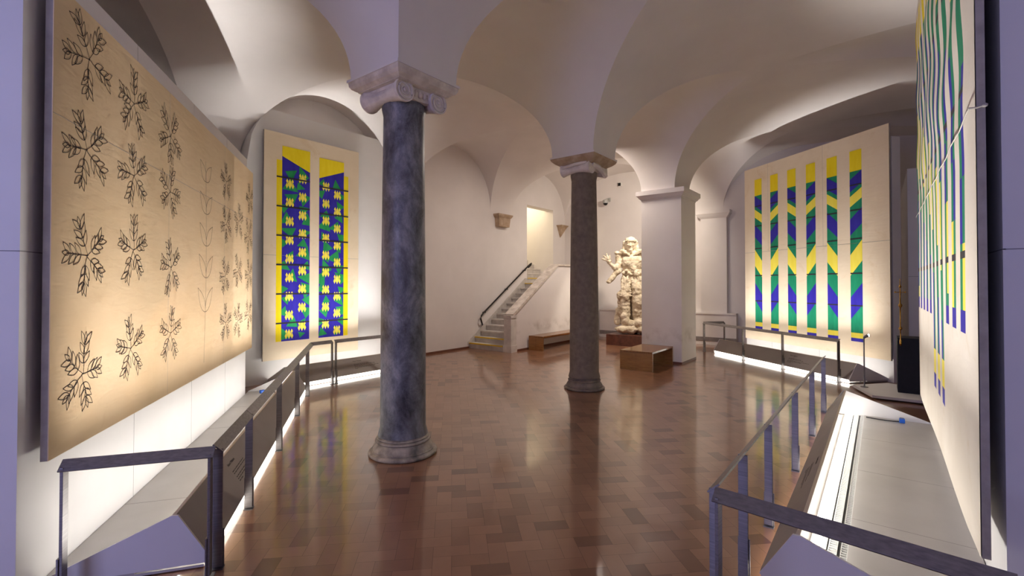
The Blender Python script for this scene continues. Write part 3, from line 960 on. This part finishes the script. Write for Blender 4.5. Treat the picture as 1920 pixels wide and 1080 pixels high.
# back barrier
barrier('steel barrier in front of the two band canvas light box', (c.x + .40, c.y + .02, 0), 0, 1.25, [.02, 1.22])
# right side
barrier('long steel barrier along the open light box', (2.255, .60, 0), math.atan2(-.03, 4.83), 4.86, [.02, .56, 1.27, 2.45, 3.64, 4.83], [0, .56, 1.27, 2.45, 3.64, 4.86], vis=1)
barrier('short steel barrier crossing the near end of the open light box', (2.20, .585, 0), math.atan2(-.86, -.09), .92, [.02, .9])
# far right
ox, oy = 11.66, 3.31
t = barrier('steel barrier with a bent end along the six band canvas light box', (ox, oy, 0), A_FAR, 3.62, [.02, 1.35, 2.42, 3.60], [0, 1.35, 2.42, 3.62])
rail_bar(t, [(.01, 0), (.01, .55)]); post(t, .01, .55, ang=PI / 2)

# ------------------------------------------------------------------ benches
def bench(label, u0, u1, v0, v1, h):
    t = thing('wooden_bench', label, 'bench', ((u0 + u1) / 2, (v0 + v1) / 2, 0))
    L, D = u1 - u0, v1 - v0
    mb = MB(); mb.box((-L / 2, -D / 2, h - .035), (L / 2, D / 2, h)); mb.build('seat', M['wood_top'], t, bevel=.003)
    for s in (-1, 1):
        x = s * (L / 2 - .02)
        mb = MB(); mb.box((x - .02, -D / 2, 0), (x + .02, D / 2, h - .0355)); mb.box((x - .0205, -.001, 0), (x + .0205, .001, h - .036), 1)
        mb.build('end_panel', [M['wood'], M['text']], t)
    mb = MB(); mb.box((-L / 2 + .041, D / 2 - .16, h - .10), (L / 2 - .041, D / 2 - .13, h - .036)); mb.build('stretcher', M['wood'], t)
    return t
bench('short oak bench standing against the white square pier', 8.36, 9.44, 3.27, 3.90, .355)
bench('long low oak bench along the stair parapet', 9.35, 11.42, 6.33, 6.74, .345)

# ------------------------------------------------------------------ staircase
NR, RH, RUN = 12, .135, .2125
SU, SV0, SV1 = 8.70, 7.012, VB1 - .001
t = thing('staircase', 'white marble staircase climbing along the back wall to a doorway', 'staircase', (SU, SV0, 0))
for i in range(NR):
    x = i * RUN
    mb = MB()
    mb.box((x, 0, 0.0 if i == 0 else i * RH - .0), (11.15 - SU if i < NR - 1 else OP1 + .7 - SU - .001, SV1 - SV0, (i + 1) * RH - .03), 1)
    mb.box((x - .025, 0, (i + 1) * RH - .03), (x + RUN + .02 if i < NR - 1 else OP1 + .7 - SU - .001, SV1 - SV0, (i + 1) * RH), 0)
    st = mb.build('step', [M['stair_marble'], M['stair_riser']], t)
    if i in (0, 1, 11):
        mb = MB(); mb.box((x - .027, .0, (i + 1) * RH - .022), (x + .03, SV1 - SV0 - .02, (i + 1) * RH + .002)); mb.build('yellow_nosing', M['yellow_tape'], st)
TOPZ = NR * RH
for i in range(7):
    y = VB1 - SV0 + i * .25
    z = TOPZ + i * .15
    mb = MB()
    mb.box((OP0 - SU + .001, y + .001, z), (OP1 - SU - .001, y + (7 - i) * .25 + .4, z + .12), 1)
    mb.box((OP0 - SU + .001, y - .02, z + .12), (OP1 - SU - .001, y + .27, z + .15), 0)
    st = mb.build('step', [M['stair_marble'], M['stair_riser']], t)
    if i == 0:
        mb = MB(); mb.box((OP0 - SU + .01, y - .022, z + .128), (OP1 - SU - .01, y + .03, z + .152)); mb.build('yellow_nosing', M['yellow_tape'], st)
# stepped marble skirting against the wall
mb = MB()
pts = [(-.05, SV1 - SV0 - .018, 0.0), (-.05, SV1 - SV0 - .018, .16)]
pts += [(NR * RUN - .2, SV1 - SV0 - .018, NR * RH + .14), (NR * RUN - .1, SV1 - SV0 - .018, NR * RH + .14), (NR * RUN - .1, SV1 - SV0 - .018, 0)]
mb.prism(pts, (0, .017, 0))
mb.build('wall_skirting', M['stair_riser'], t)

# parapet beside the stairs
t = thing('stair_parapet', 'white stair parapet with marble newel and sloping stone cap', 'parapet', (SU, 6.76, 0))
XE = U1 - .235 - SU
sl0, sl1 = .12, 2.02
zt0, zt1 = .86, 2.08
mb = MB()
mb.prism([(.10, .03, .05), (XE, .03, .05), (XE, .03, zt1), (sl1, .03, zt1), (.10, .03, zt0 - .02)], (0, .18, 0))
mb.build('parapet_body', M['worn'], t)
mb = MB()
cp = [(.07, -.005, zt0 - .03), (sl1, -.005, zt1), (XE, -.005, zt1), (XE, -.005, zt1 + .045), (sl1 - .02, -.005, zt1 + .045), (.05, -.005, zt0 + .03)]
mb.prism(cp, (0, .25, 0))
mb.build('stone_cap', M['travertine'], t)
mb = MB()
mb.box((-.03, -.01, 0), (.20, .235, .16)); mb.box((-.015, .005, .16), (.185, .22, .80))
mb.box((-.03, -.01, .80), (.20, .235, .855))
mb.build('newel', M['stair_marble'], t)
mb = MB(); mb.box((.2005, .018, 0), (XE, .2, .05)); mb.build('skirting', M['skirting'], t)

# handrail
t = thing('wall_handrail', 'dark iron handrail on brackets beside the marble stairs', 'handrail', (SU, VB1, 0))
mb = MB()
hv = -.10
p0, p1 = Vector((.40, hv, .84)), Vector((2.47, hv, 2.17))
pts = [(.50, -.0, .55), (.42, -.06, .58), (.35, hv, .64), (.325, hv, .71), (.35, hv, .79), p0 + Vector((.03, 0, .02))]
pts += [p0.lerp(p1, q) for q in (.1, .3, .5, .7, .9, 1)]
pts += [p1 + Vector((.06, 0, .02)), p1 + Vector((.10, .04, -.01)), p1 + Vector((.09, .07, -.05)), p1 + Vector((.03, .095, -.1))]
mb.tube(pts, .021, 10)
mb.build('handrail_bar', M['dark_iron'], t)
for q in (.06, .5, .9):
    p = p0.lerp(p1, q)
    mb = MB()
    mb.tube([(p.x, hv, p.z - .01), (p.x, hv + .02, p.z - .06), (p.x, -.005, p.z - .07)], .01, 8)
    mb.lathe([(.03, -.012), (.03, 0)], 14, (p.x, 0, p.z - .07), axis='y')
    mb.build('bracket', M['dark_iron'], t)

# ------------------------------------------------------------------ statue on its plinth
mb = MB(); mb.box((-.55, -.66, 0), (.55, .66, .28)); 
o = mb.build('statue_plinth', M['red_marble'], loc=(11.95, 5.05, 0), bevel=.006)
tag(o, 'low dark red marble plinth under the weathered statue', 'plinth')

def statue():
    mb = MB()
    E = mb.ellipsoid
    def cap(p, q, r0, r1, n=8):
        p, q = Vector(p), Vector(q)
        for i in range(n + 1):
            f = i / n
            r = r0 + (r1 - r0) * f
            E(p.lerp(q, f), (r, r, r), nu=12, nv=8)
    # local x to the viewer's right, y away from the viewer
    # rough rock base
    rr = random.Random(4)
    for i in range(16):
        x = -.36 + .72 * rr.random(); y = -.26 + .5 * rr.random()
        E((x, y, .07), (.16, .15, .075 + .05 * rr.random()))
    E((0, 0, .07), (.44, .33, .09))
    # long robe: lower body, two legs under cloth, heavy hem
    E((0, .17, .75), (.27, .17, .72))
    cap((-.17, -.14, 1.0), (-.16, -.15, .25), .13, .12); E((-.17, -.2, .97), (.12, .1, .13))
    cap((-.24, -.08, 1.0), (-.26, -.02, .5), .10, .12)
    cap((.14, -.15, 1.15), (.17, -.13, .22), .16, .14)
    cap((.33, .05, 1.3), (.36, .05, .25), .16, .18)
    cap((-.33, .06, .55), (-.36, .02, .25), .09, .10)
    for (x, y, z, a, b, c2) in ((-.16, -.2, .3, .11, .12, .12), (-.02, -.22, .22, .1, .1, .1), (.2, -.22, .24, .16, .12, .12), (.38, -.12, .3, .13, .13, .16), (-.2, -.24, .42, .09, .08, .1),
                               (-.3, -.14, .95, .09, .1, .12), (-.14, -.24, .9, .07, .06, .1), (.2, -.25, .8, .15, .09, .2), (.42, -.06, .9, .1, .12, .18), (.44, -.1, 1.15, .1, .1, .1)):
        E((x, y, z), (a, b, c2))
    # vertical folds of the skirt
    for i in range(9):
        x = -.24 + .065 * i
        if abs(x + .02) < .05: continue
        cap((x, -.22 + .25 * x * x, 1.42), (x * 1.1, -.25 + .3 * x * x, .95 + .06 * (i % 3)), .028, .04, 10)
    for (x, z, w) in ((-.2, 1.25, .2), (-.1, 1.2, .25), (.02, 1.15, .2), (.14, 1.22, .25), (.24, 1.2, .2)):
        cap((x, -.2, z + w), (x + .05, -.23, z - w), .03, .05, 8)
    # hips, waist, torso
    E((.02, .02, 1.35), (.29, .215, .28))
    E((.02, .0, 1.58), (.27, .20, .25))
    E((.02, -.01, 1.82), (.31, .225, .27))
    E((.02, .02, 2.02), (.34, .17, .13))
    E((-.10, -.12, 1.88), (.14, .09, .12)); E((.14, -.12, 1.88), (.14, .09, .12))
    # broken belt of cloth over the belly
    for i in range(7):
        a = -.2 + .06 * i
        E((a, -.2 + .12 * abs(a), 1.55 + .05 * math.sin(i * 1.7)), (.05, .045, .04))
    E((.06, -.2, 1.66), (.05, .05, .1)); E((.1, -.22, 1.52), (.06, .05, .08))
    # mantle rolls over both shoulders
    for sgn in (-1, 1):
        for k in range(5):
            f = k / 4
            E((sgn * (.20 + .16 * f), -.10 + .02 * k, 2.115 - .05 * f + .02 * math.sin(k * 2)), (.075, .10, .05))
        cap((sgn * .22, -.14, 2.1), (sgn * .06, -.19, 2.02), .045, .03)
    # head, hooded, with brow, nose, beard
    H = Vector((-.03, -.05, 2.29))
    cap((-.0, .0, 2.05), (-.02, -.02, 2.2), .10, .095)
    E(H, (.125, .145, .185))
    E(H + Vector((.01, .05, .05)), (.17, .15, .175))           # hood / hair mass
    E(H + Vector((.01, -.07, .105)), (.145, .105, .065))        # rim of the hood over the brow
    E(H + Vector((.0, .0, .15)), (.13, .13, .05))
    for sgn in (-1, 1):
        cap(H + Vector((sgn * .145, .0, .06)), H + Vector((sgn * .15, .02, -.15)), .055, .04)
        E(H + Vector((sgn * .055, -.115, -.005)), (.038, .03, .026))     # cheek / eye socket edge
        E(H + Vector((sgn * .048, -.128, .028)), (.024, .014, .012))     # eye
        E(H + Vector((sgn * .05, -.13, .052)), (.042, .02, .012))        # brow
    cap(H + Vector((0, -.145, .045)), H + Vector((0, -.172, -.03)), .015, .024)   # nose
    E(H + Vector((0, -.135, -.07)), (.036, .022, .011)); E(H + Vector((0, -.132, -.09)), (.03, .022, .011))
    E(H + Vector((0, -.10, -.135)), (.062, .06, .06)); E(H + Vector((0, -.09, -.19)), (.05, .05, .06))
    cap(H + Vector((.16, .02, .08)), H + Vector((.19, .04, -.2)), .045, .06)
    # raised arm on the viewer's left, sleeve hanging from the elbow
    sh = Vector((-.31, -.02, 2.03)); el = Vector((-.35, -.10, 1.60)); wr = Vector((-.52, -.20, 1.77))
    cap(sh, el, .10, .088); cap(el, wr, .082, .05)
    cap((-.34, -.1, 1.62), (-.56, -.20, 1.34), .085, .07); E((-.59, -.22, 1.31), (.07, .06, .05))
    E((-.38, -.12, 1.70), (.08, .1, .1))
    hand = Vector((-.575, -.22, 1.84))
    E(hand, (.062, .03, .065), rot=Matrix.Rotation(.5, 3, 'Y'))
    cap(wr, hand, .048, .042)
    for k, (dx, dz, l) in enumerate(((.02, .15, .13), (-.05, .14, .14), (-.105, .10, .135), (-.135, .045, .11))):
        b = hand + Vector((dx * .45, -.005, dz * .45 + .01)); tip = hand + Vector((dx * 1.35, -.02, dz * 1.35 + .02))
        mid = b.lerp(tip, .55) + Vector((0, -.012, 0))
        cap(b, mid, .024, .022, 6); cap(mid, tip, .022, .018, 6)
    cap(hand + Vector((.04, -.015, -.01)), hand + Vector((.07, -.05, .06)), .021, .016, 6)
    # other arm bent, holding a bundle of cloth at the hip
    sh = Vector((.36, .0, 2.0)); el = Vector((.45, .02, 1.58)); wr = Vector((.40, -.18, 1.36))
    cap(sh, el, .105, .09); cap(el, wr, .085, .055)
    hd = Vector((.37, -.24, 1.31)); E(hd, (.07, .05, .06))
    for k in range(4):
        cap(hd + Vector((-.03 + .02 * k, -.03, .02)), hd + Vector((-.05 + .025 * k, -.07, -.06)), .017, .014, 5)
    cap(hd + Vector((-.05, -.01, .03)), hd + Vector((-.09, -.05, .0)), .02, .016, 5)
    for i in range(7):
        cap((.33 + .03 * i, -.14 - .01 * (i % 2), 1.34), (.30 + .035 * i, -.12, 1.02 + .05 * (i % 3)), .045, .055, 7)
    o = mb.build('statue', M['statue'])
    rm = o.modifiers.new('r', 'REMESH'); rm.mode = 'VOXEL'; rm.voxel_size = .013
    sm = o.modifiers.new('s', 'SMOOTH'); sm.iterations = 1; sm.factor = .4
    t1 = bpy.data.textures.new('rough', 'CLOUDS'); t1.noise_scale = .09; t1.noise_depth = 4
    dm = o.modifiers.new('d', 'DISPLACE'); dm.texture = t1; dm.strength = .05; dm.mid_level = .5; dm.texture_coords = 'LOCAL'
    t2 = bpy.data.textures.new('chips', 'VORONOI'); t2.noise_scale = .2
    d2 = o.modifiers.new('d2', 'DISPLACE'); d2.texture = t2; d2.strength = .022; d2.mid_level = .5; d2.texture_coords = 'LOCAL'
    dg = bpy.context.evaluated_depsgraph_get(); dg.update()
    me = bpy.data.meshes.new_from_object(o.evaluated_get(dg))
    o.modifiers.clear(); o.data = me; me.name = 'statue'
    zmin = min(v.co.z for v in me.vertices)
    for v in me.vertices:
        v.co.z -= zmin
        # squared, flat bottom
        if v.co.z < .02: v.co.z = 0
    for p in me.polygons: p.use_smooth = True
    o.location = (11.90, 5.22, .2805); o.rotation_euler = (0, 0, math.radians(-64))
    o.scale = (1, 1, 1)
    tag(o, 'weathered pale statue of a robed figure raising one hand beside the pier', 'statue')
statue()

# ------------------------------------------------------------------ small things
# security camera and sensor box on the end wall
t = thing('security_camera', 'small grey dome security camera on the wall above the statue', 'security camera', (U1, 6.53, 4.10))
mb = MB(); mb.box((-.02, -.05, .0), (0, .03, .12)); mb.tube([(-.01, -.01, .08), (-.1, 0, .09), (-.16, .02, .03)], .018, 8); mb.build('bracket', M['camera_grey'], t)
mb = MB(); mb.lathe([(.02, .05), (.075, .04), (.08, .0), (.08, -.06)], 20, (-.17, .03, 0)); mb.build('housing', M['camera_grey'], t)
mb = MB(); mb.ellipsoid((-.17, .03, -.06), (.068, .068, .07)); mb.build('dome', M['glass_black'], t)
t = thing('wall_sensor', 'tiny white box with black face high on the wall above the camera', 'sensor', (U1, 6.15, 4.58))
mb = MB(); mb.box((-.05, -.06, -.06), (0, .06, .06)); mb.build('housing', M['white_plastic'], t, bevel=.004)
mb = MB(); mb.box((-.056, -.03, -.045), (-.0505, .055, .045)); mb.build('sensor_face', M['black'], t)

# low platform, pedestal, brass rod and little lamp between the two right-hand canvases
mb = MB(); mb.prism([(8.28, .10, .02), (8.95, .34, .02), (9.45, -.08, .02), (8.95, -1.1, .02), (8.32, -1.1, .02)], (0, 0, .035))
mb.prism([(8.36, .06, 0), (8.9, .26, 0), (9.3, -.1, 0), (8.9, -1.0, 0), (8.4, -1.0, 0)], (0, 0, .02), 1)
o = mb.build('low_platform', [M['board'], M['black']]); tag(o, 'low white platform carrying the black pedestal', 'platform')
mb = MB(); mb.box((8.72, -.66, .0555), (9.12, -.185, .83))
o = mb.build('pedestal', M['navy'], bevel=.004); tag(o, 'tall black cloth-covered pedestal beside the six band canvas', 'pedestal')
t = thing('brass_rod', 'slender brass rod with knobs fixed to the black pedestal front', 'brass rod', (8.70, -.222, .74))
mb = MB()
pr = [(.004, -.02), (.012, 0), (.016, .02), (.008, .04), (.008, .2), (.02, .215), (.02, .235), (.009, .25), (.009, .52), (.022, .54), (.024, .56), (.01, .58), (.008, .8), (.018, .815), (.014, .83), (.006, .85), (.006, .93)]
mb.lathe(pr, 14); mb.build('rod', M['brass'], t)
mb = MB(); mb.tube([(-.0, -.05, .74), (.0, .05, .74)], .006, 8); mb.ellipsoid((0, .055, .74), (.012, .012, .012), nu=10, nv=6); mb.ellipsoid((0, -.055, .74), (.012, .012, .012), nu=10, nv=6); mb.build('cross_arm', M['brass'], t)
mb = MB(); mb.box((.006, -.012, .02), (.02, .012, .06)); mb.build('clip', M['brass'], t)
t = thing('lamp_stand', 'thin grey lamp stand with one small glowing lamp head', 'lamp', (8.86, .20, .0555))
mb = MB(); mb.lathe([(.05, 0), (.05, .008), (.012, .012), (.012, .02)], 18); mb.build('base', M['steel'], t)
mb = MB(); mb.tube([(0, 0, .01), (0, 0, .74)], .009, 10); mb.build('pole', M['steel'], t)
mb = MB(); mb.tube([(0, 0, .735), (.01, -.02, .755), (.02, -.05, .77)], [.016, .02, .024], 12); h = mb.build('lamp_head', M['steel'], t)
mb = MB(); mb.ellipsoid((.021, -.055, .772), (.02, .012, .02), nu=14, nv=8); mb.build('bulb', M['lamp_on'], h)

# power leads with blue plugs lying on the light box boards
def lead(name, label, pts, plug, z=.0):
    t = thing(name, label, 'power lead', plug)
    mb = MB(); mb.tube([Vector(p) - Vector(plug) for p in pts], .006, 8); mb.build('cable', M['black'], t)
    mb = MB(); mb.box((-.03, -.025, .0), (.03, .025, .045)); p = mb.build('plug', M['blue_plug'], t, bevel=.006)
    mb = MB(); mb.box((.0305, -.02, .004), (.075, .02, .04)); mb.build('socket', M['black'], t, bevel=.005)
def loc2(origin, rz, x, y, z): 
    q = Matrix.Rotation(rz, 3, 'Z') @ Vector((x, y, 0)); return (origin[0] + q.x, origin[1] + q.y, z)
pr_ = loc2(O_RIGHT, PI, .12, .70, .054)
lead('power_lead', 'black power lead with blue plug on the open light box board', [loc2(O_RIGHT, PI, .12 + .03 * math.sin(q * 3), .38 + .30 * q, .062) for q in (0, .2, .4, .6, .8, 1)], pr_)
pl_ = loc2(O_LEFT, A_LEFT, 4.28, .56, .054)
lead('power_lead', 'black power lead with blue plug at the far end of the tan canvas light box', [loc2(O_LEFT, A_LEFT, 4.26 + .02 * math.sin(q * 3), .38 + .16 * q, .062) for q in (0, .25, .5, .75, 1)], pl_)
mb = MB()
pts = []
for i in range(90):
    a = i * .42
    pts.append((.085 * math.cos(a) * (1 + .06 * math.sin(i)), .06 * math.sin(a), .012 + .0006 * i + .004 * math.sin(a * 3)))
mb.tube(pts, .007, 6)
o = mb.build('cable_coil', M['black'], loc=(3.33, 7.30, 0)); tag(o, 'coiled black cable on the floor in the corner below the tall canvas', 'cable')

# ------------------------------------------------------------------ lights of the place, plus added fill lights
def area(name, loc, target, sx, sy, power, color, spread=180):
    ld = bpy.data.lights.new(name, 'AREA'); ld.shape = 'RECTANGLE'; ld.size = sx; ld.size_y = sy; ld.energy = power; ld.color = color; ld.spread = math.radians(spread)
    o = bpy.data.objects.new(name, ld); COL.objects.link(o); o.location = loc
    o.rotation_euler = (Vector(target) - Vector(loc)).to_track_quat('-Z', 'Y').to_euler()
    return o
def spot(name, loc, target, power, color, size, blend=.5, r=.05):
    ld = bpy.data.lights.new(name, 'SPOT'); ld.energy = power; ld.color = color; ld.spot_size = math.radians(size); ld.spot_blend = blend; ld.shadow_soft_size = r
    o = bpy.data.objects.new(name, ld); COL.objects.link(o); o.location = loc
    o.rotation_euler = (Vector(target) - Vector(loc)).to_track_quat('-Z', 'Y').to_euler()
    return o
# daylight through the window behind the viewer
area('window_daylight', (U0 - .02, 1.6, 2.25), (4, 1.9, 2.1), 2.7, 2.6, 96, (.47, .50, .98))
area('back_bay_fill', (8.84, 4.91, 4.5), (8.7, 5.2, 0), .5, .5, 58, (1.0, .87, .76))  # added fill, hidden from view, to brighten the back walls
# statue spotlight behind the pier; second spot added as unseen end-wall fill
spot('statue_spot', (10.95, 4.15, 4.35), (11.9, 5.25, 1.5), 210, (1.0, .90, .74), 60, .4, .03)
spot('end_wall_fill', (10.75, 3.62, 4.2), (13.2, 6.4, 2.4), 190, (1.0, .88, .74), 120, .8, .1)
# lamp in the stair well
ld = bpy.data.lights.new('stair_lamp', 'POINT'); ld.energy = 30; ld.color = (1.0, .89, .58); ld.shadow_soft_size = .15
o = bpy.data.objects.new('stair_lamp', ld); COL.objects.link(o); o.location = (11.7, 9.2, 4.2)
W = bpy.data.worlds.new('w'); SC.world = W; W.use_nodes = True
W.node_tree.nodes['Background'].inputs[0].default_value = (.35, .4, .6, 1)
W.node_tree.nodes['Background'].inputs[1].default_value = .05

# ------------------------------------------------------------------ camera
cd = bpy.data.cameras.new('cam'); cam = bpy.data.objects.new('cam', cd); COL.objects.link(cam)
cd.sensor_width = 36; cd.lens = 890 / 1920 * 36; cd.clip_start = .02
yaw = math.radians(37.8)                       # view direction measured from +x
pitch = math.radians(.75)
cd.shift_y = (-8 - 11.6) / 1920
cam.location = (0, 0, 1.6)
d = Vector((math.cos(yaw) * math.cos(pitch), math.sin(yaw) * math.cos(pitch), math.sin(pitch)))
cam.rotation_euler = d.to_track_quat('-Z', 'Y').to_euler()
SC.camera = cam
SC.view_settings.view_transform = 'Standard'
SC.view_settings.look = 'None'
SC.view_settings.gamma = 1.0
SC.view_settings.use_curve_mapping = False
SC.view_settings.exposure = 0.55
SC.cycles.use_denoising = True
SC.cycles.max_bounces = 10
SC.cycles.diffuse_bounces = 6
SC.cycles.caustics_reflective = False
SC.cycles.sample_clamp_indirect = 4.0
